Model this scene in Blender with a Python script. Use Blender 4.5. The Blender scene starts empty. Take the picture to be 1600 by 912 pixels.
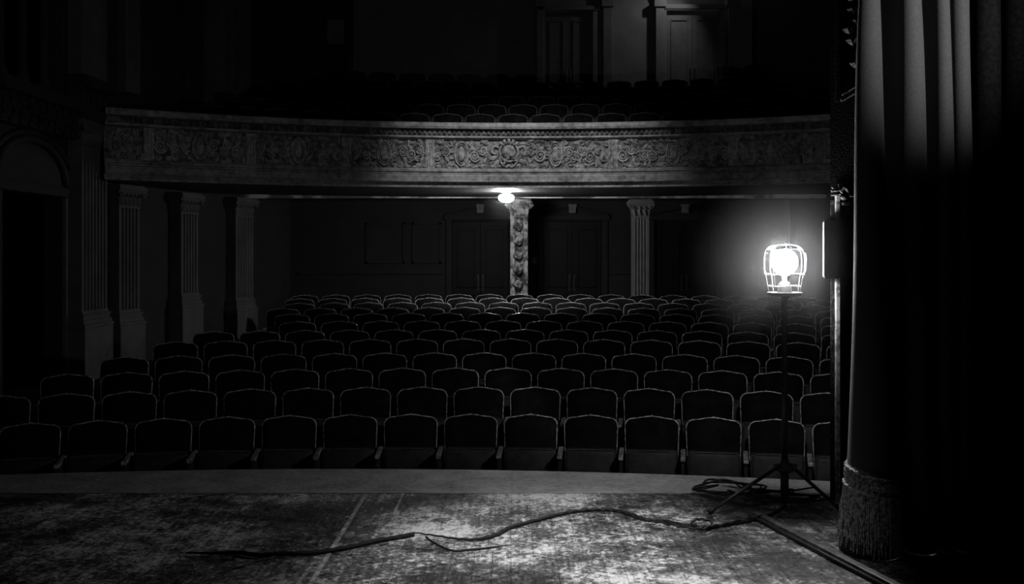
import bpy, bmesh, math, random
from mathutils import Vector, Matrix
random.seed(7)
PI = math.pi
sc = bpy.context.scene
C = sc.collection
E = 1.65            # eye height above the stage boards
F = 1600.0          # focal length in pixels of the 1600x912 frame
HY = 400.0          # horizon row

def P(px, py, Y):   # a point seen at a pixel, at distance Y
    return Vector(((px-800)*Y/F, Y, E-(py-HY)*Y/F))
def PF(px, py, z=0.0):   # the same on the stage floor
    Y = (E-z)*F/(py-HY)
    return Vector(((px-800)*Y/F, Y, z))

# ------------------------------------------------------------------ camera
cam = bpy.data.cameras.new('camera'); co = bpy.data.objects.new('camera', cam); C.objects.link(co)
co.location = (0, 0, E); co.rotation_euler = (PI/2, 0, 0)
cam.sensor_width = 36; cam.lens = 36.0; cam.shift_x = 0.0; cam.shift_y = -(456-HY)/1600.0
cam.clip_end = 200
sc.camera = co
# ------------------------------------------------------------------ world, exposure
w = bpy.data.worlds.new('world'); sc.world = w; w.use_nodes = True
w.node_tree.nodes['Background'].inputs[0].default_value = (1, 1, 1, 1)
w.node_tree.nodes['Background'].inputs[1].default_value = 0.0
sc.view_settings.view_transform = 'Standard'; sc.view_settings.look = 'None'
sc.view_settings.exposure = 0.0; sc.view_settings.gamma = 1.0
sc.view_settings.use_curve_mapping = False
sc.cycles.max_bounces = 5; sc.cycles.diffuse_bounces = 3; sc.cycles.volume_bounces = 0
sc.cycles.sample_clamp_indirect = 2.0
# ------------------------------------------------------------------ lights
BULB = 310.0        # radiance of the bare stage bulb
DOME = 230.0         # radiance of the dome under the balcony
SCONCE = 12.0
def spot(name, loc, aim, power, angle, blend=0.6, r=0.12):
    l = bpy.data.lights.new(name, 'SPOT'); l.energy = power; l.spot_size = math.radians(angle)
    l.spot_blend = blend; l.shadow_soft_size = r
    o = bpy.data.objects.new(name, l); C.objects.link(o); o.location = loc
    o.rotation_euler = (Vector(aim)-Vector(loc)).to_track_quat('-Z', 'Y').to_euler()
    return o
spot('work_light', (3.1, 2.6, 4.6), (2.36, 5.7, 2.98), 1000, 22, 1.0, 0.08)     # on the curtain's upper folds
spot('stage_fill', (-0.3, 2.0, 6.5), (0.36, 5.5, 0), 3000, 24, 1.0, 0.25)    # added spot with no visible source, concentrates a soft pool on the boards
spot('fascia_fill', (0.2, 11.2, 6.9), (0.25, 16.2, 3.2), 1050, 47, 1.0, 0.15)   # added fill for the balcony front, no such lamp is seen
spot('gallery_light', (4.0, 22.55, 7.95), (2.5, 23.4, 5.7), 26, 112, 0.8, 0.05)  # beside the gallery doors
spot('left_fill', (2.6, 9.0, 7.8), (-6.0, 15.2, 2.2), 45, 50, 1.0, 0.4)      # added fill grazing the left wall, not a lamp of the place

# ------------------------------------------------------------------ materials
MATS = {}
def mat(name, c1, c2=None, scale=6.0, rough=0.7, lo=0.4, hi=0.6, bump=0.0, bscale=None, sheen=0.0, metal=0.0,
        stretch=(1, 1, 1), detail=6.0, spec=0.5, fine=None):
    if name in MATS: return MATS[name]
    m = bpy.data.materials.new(name); m.use_nodes = True; nt = m.node_tree; N = nt.nodes; L = nt.links
    b = N['Principled BSDF']; b.inputs['Roughness'].default_value = rough
    b.inputs['Metallic'].default_value = metal
    b.inputs['Specular IOR Level'].default_value = spec
    if sheen: b.inputs['Sheen Weight'].default_value = sheen; b.inputs['Sheen Roughness'].default_value = 0.4
    if c2 is None: c2 = c1
    g = N.new('ShaderNodeNewGeometry'); mp = N.new('ShaderNodeMapping'); mp.inputs['Scale'].default_value = stretch
    L.new(g.outputs['Position'], mp.inputs['Vector'])
    n = N.new('ShaderNodeTexNoise'); n.inputs['Scale'].default_value = scale; n.inputs['Detail'].default_value = detail
    n.inputs['Roughness'].default_value = 0.62
    L.new(mp.outputs[0], n.inputs['Vector'])
    fac = n.outputs['Fac']
    if fine:   # a second, finer noise added to the first
        n2 = N.new('ShaderNodeTexNoise'); n2.inputs['Scale'].default_value = fine[0]; n2.inputs['Detail'].default_value = 5
        L.new(mp.outputs[0], n2.inputs['Vector'])
        mx = N.new('ShaderNodeMix'); mx.inputs['Factor'].default_value = fine[1]
        L.new(n.outputs['Fac'], mx.inputs['A']); L.new(n2.outputs['Fac'], mx.inputs['B']); fac = mx.outputs['Result']
    r = N.new('ShaderNodeValToRGB'); r.color_ramp.elements[0].position = lo; r.color_ramp.elements[1].position = hi
    r.color_ramp.elements[0].color = (c1, c1, c1, 1); r.color_ramp.elements[1].color = (c2, c2, c2, 1)
    L.new(fac, r.inputs[0]); L.new(r.outputs[0], b.inputs['Base Color'])
    if bump:
        bn = N.new('ShaderNodeTexNoise'); bn.inputs['Scale'].default_value = bscale or scale*4; bn.inputs['Detail'].default_value = 5
        L.new(g.outputs['Position'], bn.inputs['Vector'])
        bp = N.new('ShaderNodeBump'); bp.inputs['Strength'].default_value = bump; bp.inputs['Distance'].default_value = 0.02
        L.new(bn.outputs['Fac'], bp.inputs['Height']); L.new(bp.outputs[0], b.inputs['Normal'])
    MATS[name] = m
    return m
def emit(name, s):
    m = bpy.data.materials.new(name); m.use_nodes = True; nt = m.node_tree
    b = nt.nodes['Principled BSDF']; b.inputs['Base Color'].default_value = (.8, .8, .8, 1)
    b.inputs['Emission Color'].default_value = (1, 1, 1, 1); b.inputs['Emission Strength'].default_value = s
    return m
def stage_material():
    m = bpy.data.materials.new('worn_stage_paint'); m.use_nodes = True; nt = m.node_tree; N = nt.nodes; L = nt.links
    b = N['Principled BSDF']; g = N.new('ShaderNodeNewGeometry')
    def noise(scale, st=(1, 1, 1), det=6, dist=0.0, rgh=.6):
        mp = N.new('ShaderNodeMapping'); mp.inputs['Scale'].default_value = st; L.new(g.outputs['Position'], mp.inputs['Vector'])
        n = N.new('ShaderNodeTexNoise'); n.inputs['Scale'].default_value = scale; n.inputs['Detail'].default_value = det
        n.inputs['Distortion'].default_value = dist; n.inputs['Roughness'].default_value = rgh; L.new(mp.outputs[0], n.inputs['Vector']); return n.outputs['Fac']
    def mathn(op, a, b_):
        n = N.new('ShaderNodeMath'); n.operation = op
        for k, v in ((0, a), (1, b_)):
            if isinstance(v, (int, float)): n.inputs[k].default_value = v
            else: L.new(v, n.inputs[k])
        return n.outputs[0]
    big = noise(1.1, det=3); mid = noise(7, det=6, dist=1.2); fine_ = noise(34, det=6, dist=0.8); streak = noise(1, (34, 2.2, 1), 5)
    v = mathn('ADD', mathn('MULTIPLY', big, 0.45), mathn('MULTIPLY', mid, 0.30))
    v = mathn('ADD', v, mathn('MULTIPLY', fine_, 0.34)); v = mathn('ADD', v, mathn('MULTIPLY', streak, 0.14))
    rp_ = N.new('ShaderNodeValToRGB'); cr_ = rp_.color_ramp
    cr_.elements[0].position = 0.545; cr_.elements[0].color = (.012, .012, .012, 1); cr_.elements[1].position = 0.71; cr_.elements[1].color = (.60, .60, .60, 1)
    e = cr_.elements.new(0.62); e.color = (.10, .10, .10, 1)
    L.new(v, rp_.inputs[0]); L.new(rp_.outputs[0], b.inputs['Base Color'])
    rr = N.new('ShaderNodeMapRange'); rr.inputs['To Min'].default_value = 0.38; rr.inputs['To Max'].default_value = 0.75; rr.inputs['From Min'].default_value = .4; rr.inputs['From Max'].default_value = .6
    L.new(mid, rr.inputs['Value']); L.new(rr.outputs[0], b.inputs['Roughness']); b.inputs['Specular IOR Level'].default_value = 0.4
    bp = N.new('ShaderNodeBump'); bp.inputs['Strength'].default_value = 0.9; bp.inputs['Distance'].default_value = 0.012
    L.new(mathn('ADD', fine_, mathn('MULTIPLY', mid, 0.8)), bp.inputs['Height']); L.new(bp.outputs[0], b.inputs['Normal'])
    return m
M_stage = stage_material()
M_bead = mat('shaded_bead_plaster', 0.02, 0.15, 9, 0.7, 0.42, 0.62, bump=0.4)  # bead band darkened in colour to stand for its shade
M_ground = mat('stained_shaded_ground', 0.03, 0.30, 2.2, 0.8, 0.4, 0.62, bump=0.5, bscale=40, fine=(14, .5))  # mottled staining, darkened overall to deepen the shade behind the relief
M_apron = mat('apron_paint', 0.10, 0.40, 4, 0.6, 0.3, 0.7, bump=0.25, bscale=30, fine=(22, 0.4), spec=0.3)
M_pale = mat('bare_wood', 0.12, 0.55, 14, 0.6, 0.35, 0.65, bump=0.3)
M_plaster = mat('old_plaster', 0.10, 0.42, 1.6, 0.8, 0.36, 0.62, bump=0.35, bscale=26, fine=(13, 0.45))
M_relief = mat('relief_plaster', 0.08, 0.50, 1.5, 0.8, 0.36, 0.62, bump=0.5, bscale=40, fine=(16, 0.5))
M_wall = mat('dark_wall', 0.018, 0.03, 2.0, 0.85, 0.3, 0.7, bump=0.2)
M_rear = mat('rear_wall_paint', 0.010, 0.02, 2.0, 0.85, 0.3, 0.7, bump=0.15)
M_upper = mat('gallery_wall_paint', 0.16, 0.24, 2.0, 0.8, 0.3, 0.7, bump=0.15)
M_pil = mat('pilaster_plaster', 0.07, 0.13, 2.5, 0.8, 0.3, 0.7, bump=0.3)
M_col = mat('column_plaster', 0.04, 0.34, 7, 0.75, 0.42, 0.58, bump=0.5, bscale=30)
M_col2 = mat('plain_column_plaster', 0.12, 0.19, 5, 0.75, 0.3, 0.7, bump=0.3)
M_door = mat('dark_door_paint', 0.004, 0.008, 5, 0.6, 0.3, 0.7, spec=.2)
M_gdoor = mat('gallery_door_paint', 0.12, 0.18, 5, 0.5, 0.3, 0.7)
M_brass = mat('brass', 0.5, 0.6, 9, 0.3, metal=1.0)
M_velvet = mat('seat_velvet', 0.003, 0.010, 7, 0.8, 0.4, 0.7, sheen=0.03, spec=0.06)
M_rim = mat('seat_rim_wood', 0.08, 0.5, 30, 0.3, 0.4, 0.6, spec=.8)
M_pan = mat('seat_pan_velvet', 0.012, 0.03, 9, 0.6, 0.4, 0.7, sheen=0.05, spec=0.25)
M_arm = mat('armrest_wood', 0.08, 0.4, 22, 0.45, 0.4, 0.62)
M_iron = mat('cast_iron', 0.015, 0.03, 20, 0.5)
M_floor = mat('dark_carpet', 0.006, 0.01, 12, 0.95, spec=0.1)
M_curtain = mat('curtain_velvet', 0.05, 0.066, 60, 0.85, 0.3, 0.7, sheen=0.12, bump=0.25, bscale=160, spec=0.1)
M_fringe = mat('fringe_thread', 0.08, 0.5, 60, 0.4, 0.4, 0.6, bump=0.4, bscale=150)
M_black = mat('black_metal', 0.012, 0.02, 20, 0.45)
M_wire = mat('bright_wire', 0.12, 0.2, 20, 0.35)
M_rubber = mat('black_rubber', 0.008, 0.012, 20, 0.55, spec=0.3)
M_flake = mat('flaking_black_wall', 0.002, 0.04, 34, 0.9, 0.66, 0.73, bump=0.6, bscale=60, spec=0.08)
M_strip = mat('scuffed_white_strip', 0.03, 0.20, 26, 0.6, 0.38, 0.56)
M_box = mat('black_box_paint', 0.008, 0.014, 12, 0.85, spec=0.15)
M_boxside = mat('pale_box_side', 0.02, 0.12, 30, 0.6, 0.36, 0.55)  # side panel paler than the black cabinet
M_orn = mat('gilt_ornament', 0.01, 0.09, 40, 0.6, 0.4, 0.6, bump=0.6, bscale=60)

# ------------------------------------------------------------------ mesh helpers
def mesh_obj(name, bm, m, parent=None, smooth=False, loc=None, normals=True):
    if normals: bmesh.ops.recalc_face_normals(bm, faces=bm.faces[:])
    me = bpy.data.meshes.new(name); bm.to_mesh(me); bm.free()
    if smooth: me.polygons.foreach_set('use_smooth', [True]*len(me.polygons))
    me.materials.append(m)
    o = bpy.data.objects.new(name, me); C.objects.link(o)
    if parent: o.parent = parent
    if loc is not None: o.location = loc
    return o
def inst(src, parent=None, loc=(0, 0, 0), rz=0.0, scale=None):
    o = src.copy(); C.objects.link(o); o.parent = parent; o.location = loc; o.rotation_euler = (0, 0, rz)
    if scale: o.scale = scale
    return o
def empty(name, loc=(0, 0, 0), rz=0.0):
    o = bpy.data.objects.new(name, None); C.objects.link(o); o.location = loc; o.rotation_euler = (0, 0, rz)
    o.empty_display_size = 0.1
    return o
def tag(o, label=None, cat=None, group=None, kind=None):
    if label: o['label'] = label
    if cat: o['category'] = cat
    if group: o['group'] = group
    if kind: o['kind'] = kind
    return o
def box(bm, x0, x1, y0, y1, z0, z1, bev=0.0):
    r = bmesh.ops.create_cube(bm, size=1.0)
    for v in r['verts']:
        v.co = Vector((x0 if v.co.x < 0 else x1, y0 if v.co.y < 0 else y1, z0 if v.co.z < 0 else z1))
    if bev:
        ed = list({e for v in r['verts'] for e in v.link_edges})
        bmesh.ops.bevel(bm, geom=ed, offset=bev, segments=2, affect='EDGES', profile=0.6)
    return r
def B(name, x0, x1, y0, y1, z0, z1, m, parent=None, bev=0.0):
    bm = bmesh.new(); box(bm, x0, x1, y0, y1, z0, z1, bev); return mesh_obj(name, bm, m, parent)
def tube(bm, pts, rad, seg=8, closed=False, cap=True):
    pts = [Vector(p) for p in pts]; n = len(pts)
    rad = rad if isinstance(rad, (list, tuple)) else [rad]*n
    rings = []; up = Vector((0, 0, 1)); prev = None
    for i, p in enumerate(pts):
        if closed: t = pts[(i+1) % n]-pts[i-1]
        else: t = pts[min(i+1, n-1)]-pts[max(i-1, 0)]
        t.normalize()
        if prev is None:
            a = t.cross(up)
            if a.length < 1e-3: a = t.cross(Vector((1, 0, 0)))
        else:
            a = prev-t*prev.dot(t)
        a.normalize(); prev = a; b = t.cross(a)
        rings.append([bm.verts.new(p+(a*math.cos(2*PI*k/seg)+b*math.sin(2*PI*k/seg))*rad[i]) for k in range(seg)])
    for i in range(n if closed else n-1):
        r0, r1 = rings[i], rings[(i+1) % n]
        for k in range(seg):
            try: bm.faces.new((r0[k], r0[(k+1) % seg], r1[(k+1) % seg], r1[k]))
            except ValueError: pass
    if cap and not closed:
        bm.faces.new(rings[0][::-1]); bm.faces.new(rings[-1])
def lathe(bm, prof, seg=24, cx=0, cy=0):
    rings = []
    for r, z in prof:
        if r < 1e-6: rings.append([bm.verts.new((cx, cy, z))])
        else: rings.append([bm.verts.new((cx+r*math.cos(2*PI*k/seg), cy+r*math.sin(2*PI*k/seg), z)) for k in range(seg)])
    for a, b in zip(rings, rings[1:]):
        for k in range(seg):
            k2 = (k+1) % seg
            if len(a) == 1 and len(b) == 1: continue
            if len(a) == 1: bm.faces.new((a[0], b[k], b[k2]))
            elif len(b) == 1: bm.faces.new((a[k], b[0], a[k2]))
            else: bm.faces.new((a[k], b[k], b[k2], a[k2]))
def extrude_plan(bm, plan, z0, z1, cap=True, closed=True):
    lo = [bm.verts.new((x, y, z0)) for x, y in plan]; hi = [bm.verts.new((x, y, z1)) for x, y in plan]
    n = len(plan)
    for i in range(n if closed else n-1):
        bm.faces.new((lo[i], lo[(i+1) % n], hi[(i+1) % n], hi[i]))
    if cap and closed: bm.faces.new(lo[::-1]); bm.faces.new(hi)
def smoothpath(pts, k=6):
    pts = [Vector(p) for p in pts]; out = []
    q = [pts[0]*2-pts[1]]+pts+[pts[-1]*2-pts[-2]]
    for i in range(1, len(q)-2):
        for j in range(k):
            t = j/k; a, b, c, d = q[i-1], q[i], q[i+1], q[i+2]
            out.append(0.5*((2*b)+(c-a)*t+(2*a-5*b+4*c-d)*t*t+(3*b-a-3*c+d)*t**3))
    out.append(pts[-1]); return out

# ------------------------------------------------------------------ stage floor
def apron_y(x): return 7.94-0.033*(x+1.3)**2
PY1 = 7.13                                   # where the boards meet the curved apron board
stage = empty('floor_stage'); tag(stage, kind='structure')
tag(stage, 'worn dark wooden stage floor in the foreground')
B('understage', -8.5, 8.5, -2.0, PY1-0.02, -0.9, -0.026, M_floor, stage)
B('near_boards', -8.5, 8.5, -2.0, 3.6, -0.02, 0.0, M_stage, stage)
x = -5.2; k = 0; PW = 0.125
while x < 3.6:
    wj = PW*random.choice((.8, 1, 1, 1.25))
    ysp = random.uniform(4.6, 6.7)
    for (a, b) in ((3.604, ysp-0.002), (ysp+0.002, PY1-0.004)):
        dz = random.uniform(-0.0022, 0.0)
        bm = bmesh.new(); box(bm, x+0.0008, x+wj-0.0008, a, b, -0.022, dz, 0.0008)
        mesh_obj('plank', bm, M_stage, stage)
    x += wj
# the pale worn seams
for (xa, ya, yb, ww) in ((-1.015, 4.2, 7.1, 0.012), (-0.757, 6.55, 7.12, 0.007)):
    B('seam_strip', xa-ww, xa+ww, ya, yb, -0.02, 0.0018, M_pale, stage)
# curved apron board, built of four lengths
cuts = [-8.5, -3.2, 0.0, 1.35, 8.5]
for i in range(4):
    bm = bmesh.new(); a, b = cuts[i]+0.0006, cuts[i+1]-0.0006
    n = 24; plan = [(a, PY1), (b, PY1)]+[(b+(a-b)*j/n, apron_y(b+(a-b)*j/n)) for j in range(n+1)]
    extrude_plan(bm, plan, -0.05, 0.001)
    mesh_obj('apron_board', bm, M_apron, stage)
bm = bmesh.new(); n = 60
plan = [(-8.5+17*j/n, apron_y(-8.5+17*j/n)-0.03) for j in range(n+1)]
plan2 = [(px, py-0.15) for px, py in plan[::-1]]
extrude_plan(bm, plan+plan2, -0.95, -0.051); mesh_obj('stage_front', bm, M_floor, stage)

# ------------------------------------------------------------------ auditorium floor, rising to the rear
ROWS = [  # distance, image row of the seat tops, image column of one seat's centre
    (9.55, 650, 829), (10.15, 607, 836), (10.85, 577, 876), (11.55, 553, 834), (12.3, 531, 870), (13.15, 516, 820),
    (14.1, 502, 786), (15.1, 490, 876), (16.1, 481, 837), (17.1, 473, 839), (18.05, 466, 820), (18.9, 460.5, 812)]
RC = 14.0; XC = -0.5
SH = 0.90
rowz = [(Y, E-(py-HY)*Y/F-SH) for Y, py, _ in ROWS]
def fz(yeq):
    t = [(6.5, rowz[0][1]-0.05)]+rowz+[(24, rowz[-1][1]+0.1)]
    if yeq <= t[0][0]: return t[0][1]
    for (a, za), (b, zb) in zip(t, t[1:]):
        if yeq <= b: return za+(zb-za)*(yeq-a)/(b-a)
    return t[-1][1]
def yeq(x, y): return y+RC-math.sqrt(max(RC*RC-(x-XC)**2, 1))
bm = bmesh.new(); nx, ny = 26, 60; grid = []
for j in range(ny+1):
    row = []
    for i in range(nx+1):
        X = -7.8+15.6*i/nx; Y = 7.0+14.2*j/ny
        row.append(bm.verts.new((X, Y, fz(yeq(X, Y)))))
    grid.append(row)
for j in range(ny):
    for i in range(nx):
        bm.faces.new((grid[j][i], grid[j][i+1], grid[j+1][i+1], grid[j+1][i]))
tag(mesh_obj('floor', bm, M_floor), kind='structure')

# ------------------------------------------------------------------ theatre seats
def ordinal(n):
    return ['', 'first', 'second', 'third', 'fourth', 'fifth', 'sixth', 'seventh', 'eighth', 'ninth', 'tenth', 'eleventh',
            'twelfth', 'thirteenth', 'fourteenth', 'fifteenth', 'sixteenth', 'seventeenth', 'eighteenth', 'nineteenth',
            'twentieth', 'twenty-first', 'twenty-second', 'twenty-third', 'twenty-fourth', 'twenty-fifth'][n]
def back_outline(w, h0, h1, r=0.07, crown=0.022, n=5):
    pts = [(-w/2+0.012, h0)]
    for j in range(n+1):
        a = PI-PI/2*j/n; pts.append((-w/2+r+r*math.cos(a), h1-crown-r+r*math.sin(a)))
    for j in range(1, 10):
        t = j/10; pts.append((-w/2+r+(w-2*r)*t, h1-crown+crown*math.sin(PI*t)**1.6))
    for j in range(n+1):
        a = PI/2-PI/2*j/n; pts.append((w/2-r+r*math.cos(a), h1-crown-r+r*math.sin(a)))
    pts.append((w/2-0.012, h0))
    return pts
TILT = math.radians(9)
def tl(x, y, z, z0=0.42):   # leans the back
    return (x, y+(z-z0)*math.tan(TILT), z)
def backrest_mesh(w, h0, h1, puff=0.03):
    bm = bmesh.new(); pts = back_outline(w, h0, h1); cz = (h0+h1)/2
    loops = []
    for sc_, y in ((0.0, 0.035), (1.0, 0.035), (1.0, -0.012), (0.93, -0.026), (0.75, -0.012-puff), (0.4, -0.016-puff), (0.0, -0.018-puff)):
        if sc_ == 0.0: loops.append([bm.verts.new(tl(0, y, cz))])
        else: loops.append([bm.verts.new(tl(px*sc_, y, cz+(pz-cz)*sc_)) for px, pz in pts])
    n = len(pts)
    for a, b in zip(loops, loops[1:]):
        for k in range(n):
            k2 = (k+1) % n
            if len(a) == 1: bm.faces.new((a[0], b[k], b[k2]))
            elif len(b) == 1: bm.faces.new((a[k], b[0], a[k2]))
            else: bm.faces.new((a[k], b[k], b[k2], a[k2]))
    return bm
def make_seat(simple=False):
    root = empty('theatre_seat'); W = 0.485
    rim_m = mat('shaded_rim_wood', 0.02, 0.10, 30, 0.5, 0.4, 0.6) if simple else M_rim  # darker copy of the rim wood, imitates the gallery's dimness
    mesh_obj('backrest', backrest_mesh(W, 0.42, SH), M_velvet, root, True)
    bm = bmesh.new()
    tube(bm, [tl(px, -0.004, pz+0.002) for px, pz in back_outline(W+0.008, 0.42, SH+0.004)], 0.0062, 6)
    mesh_obj('backrest_rim', bm, rim_m, root, True)
    bm = bmesh.new(); box(bm, -0.235, 0.235, -0.20, -0.085, 0.24, 0.63, 0.035)   # tipped-up pan
    for v in bm.verts: v.co.y += (v.co.z-0.24)*0.12+(-0.02 if v.co.z > .5 else 0)
    mesh_obj('seat_pan', bm, M_pan, root, True)
    bm = bmesh.new(); tube(bm, [(-0.232, -0.165, 0.33), (-0.232, -0.168, 0.58), (-0.222, -0.176, 0.612), (-0.19, -0.176, 0.628), (0, -0.176, 0.632), (0.19, -0.176, 0.628), (0.222, -0.176, 0.612), (0.232, -0.168, 0.58), (0.232, -0.165, 0.33)], 0.0032, 5)
    mesh_obj('pan_highlight', bm, mat('pan_highlight_tone', .03, .12, 20, .5), root, True)  # pale tube added to imitate the highlight along the pan's edge
    if not simple:
        bm = bmesh.new(); tube(bm, [(-0.035, 0, 0.905+0.012), (-0.018, 0, 0.914), (0, 0, 0.925), (0.018, 0, 0.914), (0.035, 0, 0.917)], [.003, .005, .007, .005, .003], 6)
        for v in bm.verts: v.co.y += 0.076; v.co.z -= 0.012
        mesh_obj('crest', bm, M_rim, root, True)
    # armrest and end standard on the left hand side of every seat
    bm = bmesh.new(); box(bm, -0.30, -0.255, -0.36, 0.03, 0.585, 0.62, 0.010)
    for v in bm.verts:
        if v.co.y < -0.2: v.co.z -= 0.012
    mesh_obj('armrest', bm, M_arm, root)
    bm = bmesh.new()
    pl = [(-0.34, 0.585), (-0.30, 0.40), (-0.22, 0.30), (-0.20, 0.03), (-0.27, 0.0), (0.06, 0.0), (0.03, 0.06), (0.06, 0.5), (0.04, 0.585)]
    a = [bm.verts.new((-0.292, y, z)) for y, z in pl]; b = [bm.verts.new((-0.263, y, z)) for y, z in pl]
    n = len(pl); bm.faces.new(a); bm.faces.new(b[::-1])
    for k in range(n): bm.faces.new((a[k], b[k], b[(k+1) % n], a[(k+1) % n]))
    mesh_obj('standard', bm, M_iron, root)
    return root
def copy_tree(o):
    c = o.copy(); C.objects.link(c)
    for ch in o.children:
        d = ch.copy(); C.objects.link(d); d.parent = c
    return c
def wall_x(y, side=-1): return 6.15 if y < 15 else 6.15-(0.268 if side < 0 else 0.075)*(y-15)
proto = make_seat(); used = False
LEFT = [-45, -45, 95, 120, 225, 325, 400, 420, 440, 450, 460, 470]   # the side aisle widens towards the rear
rowname = ['front row', 'second row from the stage', 'third row from the stage', 'fourth row from the stage', 'fifth row from the stage',
           'sixth row from the stage', 'seventh row from the stage', 'eighth row from the stage', 'ninth row from the stage',
           'tenth row from the stage', 'eleventh row from the stage', 'rearmost row of the stalls']
for i, (Y, py, pc) in enumerate(ROWS):
    x0 = (pc-800)*Y/F
    th0 = math.asin((x0-XC)/RC); dth = 0.56/RC; seats = []
    for k in range(-22, 22):
        th = th0+k*dth; X = XC+RC*math.sin(th); y = Y-RC+RC*math.cos(th)
        lim = -4.95 if y < 12.5 else -wall_x(y)+0.75
        px = 800+F*X/y
        if X < lim or X > wall_x(y, 1)-0.75 or px > 1350 or px < LEFT[i]: continue
        seats.append((px, X, y, th))
    polex = 1226
    left = [s for s in seats if s[0] < polex][::-1]; right = [s for s in seats if s[0] >= polex]
    for side, lst in (('left', left), ('right', right)):
        for n_, (px, X, y, th) in enumerate(lst):
            s = proto if not used else copy_tree(proto); used = True
            s.location = (X, y, fz(Y)); s.rotation_euler = (0, 0, -th+random.uniform(-.012, .012))
            tag(s, 'dark velvet seat, %s %s of the lamp pole, %s' % (ordinal(n_+1), side, rowname[i]),
                'seat', 'tip-up seats in the stalls')

# ------------------------------------------------------------------ balcony
BX, BY, BR = 0.10, 5.70, 10.80
def arc(th, r, z): return (BX+r*math.sin(th), BY+r*math.cos(th), z)
def sweep(name, prof, m, parent, th0=-0.585, th1=0.585, n=90, smooth=False):
    bm = bmesh.new(); rings = []
    for i in range(n+1):
        th = th0+(th1-th0)*i/n
        rings.append([bm.verts.new(arc(th, BR-o, z)) for o, z in prof])
    for a, b in zip(rings, rings[1:]):
        for k in range(len(prof)-1): bm.faces.new((a[k], a[k+1], b[k+1], b[k]))
    return mesh_obj(name, bm, m, parent, smooth)
bal = empty('balcony_front', (0, 0, 0)); 
tag(bal, 'curved balcony front with ornate plaster frieze spanning the auditorium', 'balcony')
def close(pr): return pr+[pr[0]]
sweep('handrail', close([(-0.12, 3.69), (-0.12, 3.78), (0.09, 3.785), (0.12, 3.77), (0.125, 3.72), (0.11, 3.685), (0.03, 3.675)]), M_plaster, bal)
sweep('bead_band', [(0.03, 3.68), (0.03, 3.575), (0.02, 3.57)], M_bead, bal)
sweep('upper_fillet', close([(0.0, 3.575), (0.075, 3.57), (0.08, 3.545), (0.045, 3.53), (0.0, 3.52)]), M_plaster, bal)
sweep('frieze_ground', [(-0.03, 3.56), (0.0, 3.53), (0.0, 3.05), (-0.02, 3.03)], M_ground, bal)
sweep('lower_moulding', close([(0.0, 3.06), (0.04, 3.055), (0.075, 3.02), (0.075, 3.0), (0.05, 2.985), (0.05, 2.965), (0.0, 2.96)]), M_plaster, bal)
sweep('cornice_band', close([(0.0, 2.965), (0.085, 2.955), (0.095, 2.93), (0.09, 2.86), (0.12, 2.85), (0.12, 2.835), (0.0, 2.835)]), M_plaster, bal)
sweep('cornice_lip', close([(-0.02, 2.84), (0.02, 2.835), (0.025, 2.785), (0.07, 2.778), (0.075, 2.75), (-0.02, 2.745)]), M_plaster, bal)
sweep('inner_parapet', [(-0.11, 3.70), (-0.11, 3.1)], M_floor, bal)
# beads
bm = bmesh.new(); box(bm, -0.022, 0.022, -0.014, 0.02, -0.026, 0.026, 0.008); bead0 = None
n = 150; ths = [-0.55+1.1*i/n for i in range(n+1)]
for i, th in enumerate(ths):
    if i == 0: bead0 = mesh_obj('bead', bm, M_bead, bal, loc=arc(th, BR-0.045, 3.625)); bead0.rotation_euler.z = -th
    else: inst(bead0, bal, arc(th, BR-0.045, 3.625), -th)
# relief ornaments (local x along, -y outwards)
def scroll_mesh():
    bm = bmesh.new()
    for sx, cx, cz, turn, R0 in ((1, -0.055, 0.03, 2.3, 0.095), (-1, 0.10, -0.06, 1.9, 0.075)):
        pts = []; rad = []
        for i in range(26):
            t = i/25; a = t*turn*2*PI*0.9+0.4; r = R0*(1-0.86*t)
            pts.append((cx+sx*r*math.cos(a), -0.012-0.012*t, cz+r*math.sin(a))); rad.append(0.021*(1-0.5*t))
        tube(bm, pts, rad, 6)
        e = pts[-1]; r_ = bmesh.ops.create_uvsphere(bm, u_segments=8, v_segments=6, radius=0.02)
        for v in r_['verts']: v.co += Vector((cx, -0.02, cz))
    leaf(bm, (-0.13, -0.01, -0.13), (0.11, 0, 0.04), 0.035); leaf(bm, (0.02, -0.01, 0.19), (0.11, 0, -0.05), 0.035)
    leaf(bm, (-0.17, -0.01, 0.12), (0.05, 0, 0.09), 0.028); leaf(bm, (0.15, -0.01, -0.19), (-0.10, 0, 0.02), 0.03)
    leaf(bm, (0.16, -0.01, 0.04), (-0.01, 0, 0.13), 0.028)
    return bm
def leaf(bm, p, d, wd):
    p = Vector(p); d = Vector(d); s = Vector((-d.z, 0, d.x)).normalized(); up = Vector((0, -1, 0)); n = 6
    L_, R_, M_, = [], [], []
    for i in range(n+1):
        t = i/n; wv = wd*(math.sin(PI*min(t*0.92+0.08, 1))**0.7)*(1+0.25*(i % 2))
        c = p+d*t+s*0.03*math.sin(t*2.4)
        L_.append(bm.verts.new(c+s*wv)); R_.append(bm.verts.new(c-s*wv)); M_.append(bm.verts.new(c+up*(0.020+0.022*math.sin(PI*t))))
    for i in range(n):
        bm.faces.new((L_[i], L_[i+1], M_[i+1], M_[i])); bm.faces.new((M_[i], M_[i+1], R_[i+1], R_[i]))
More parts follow.
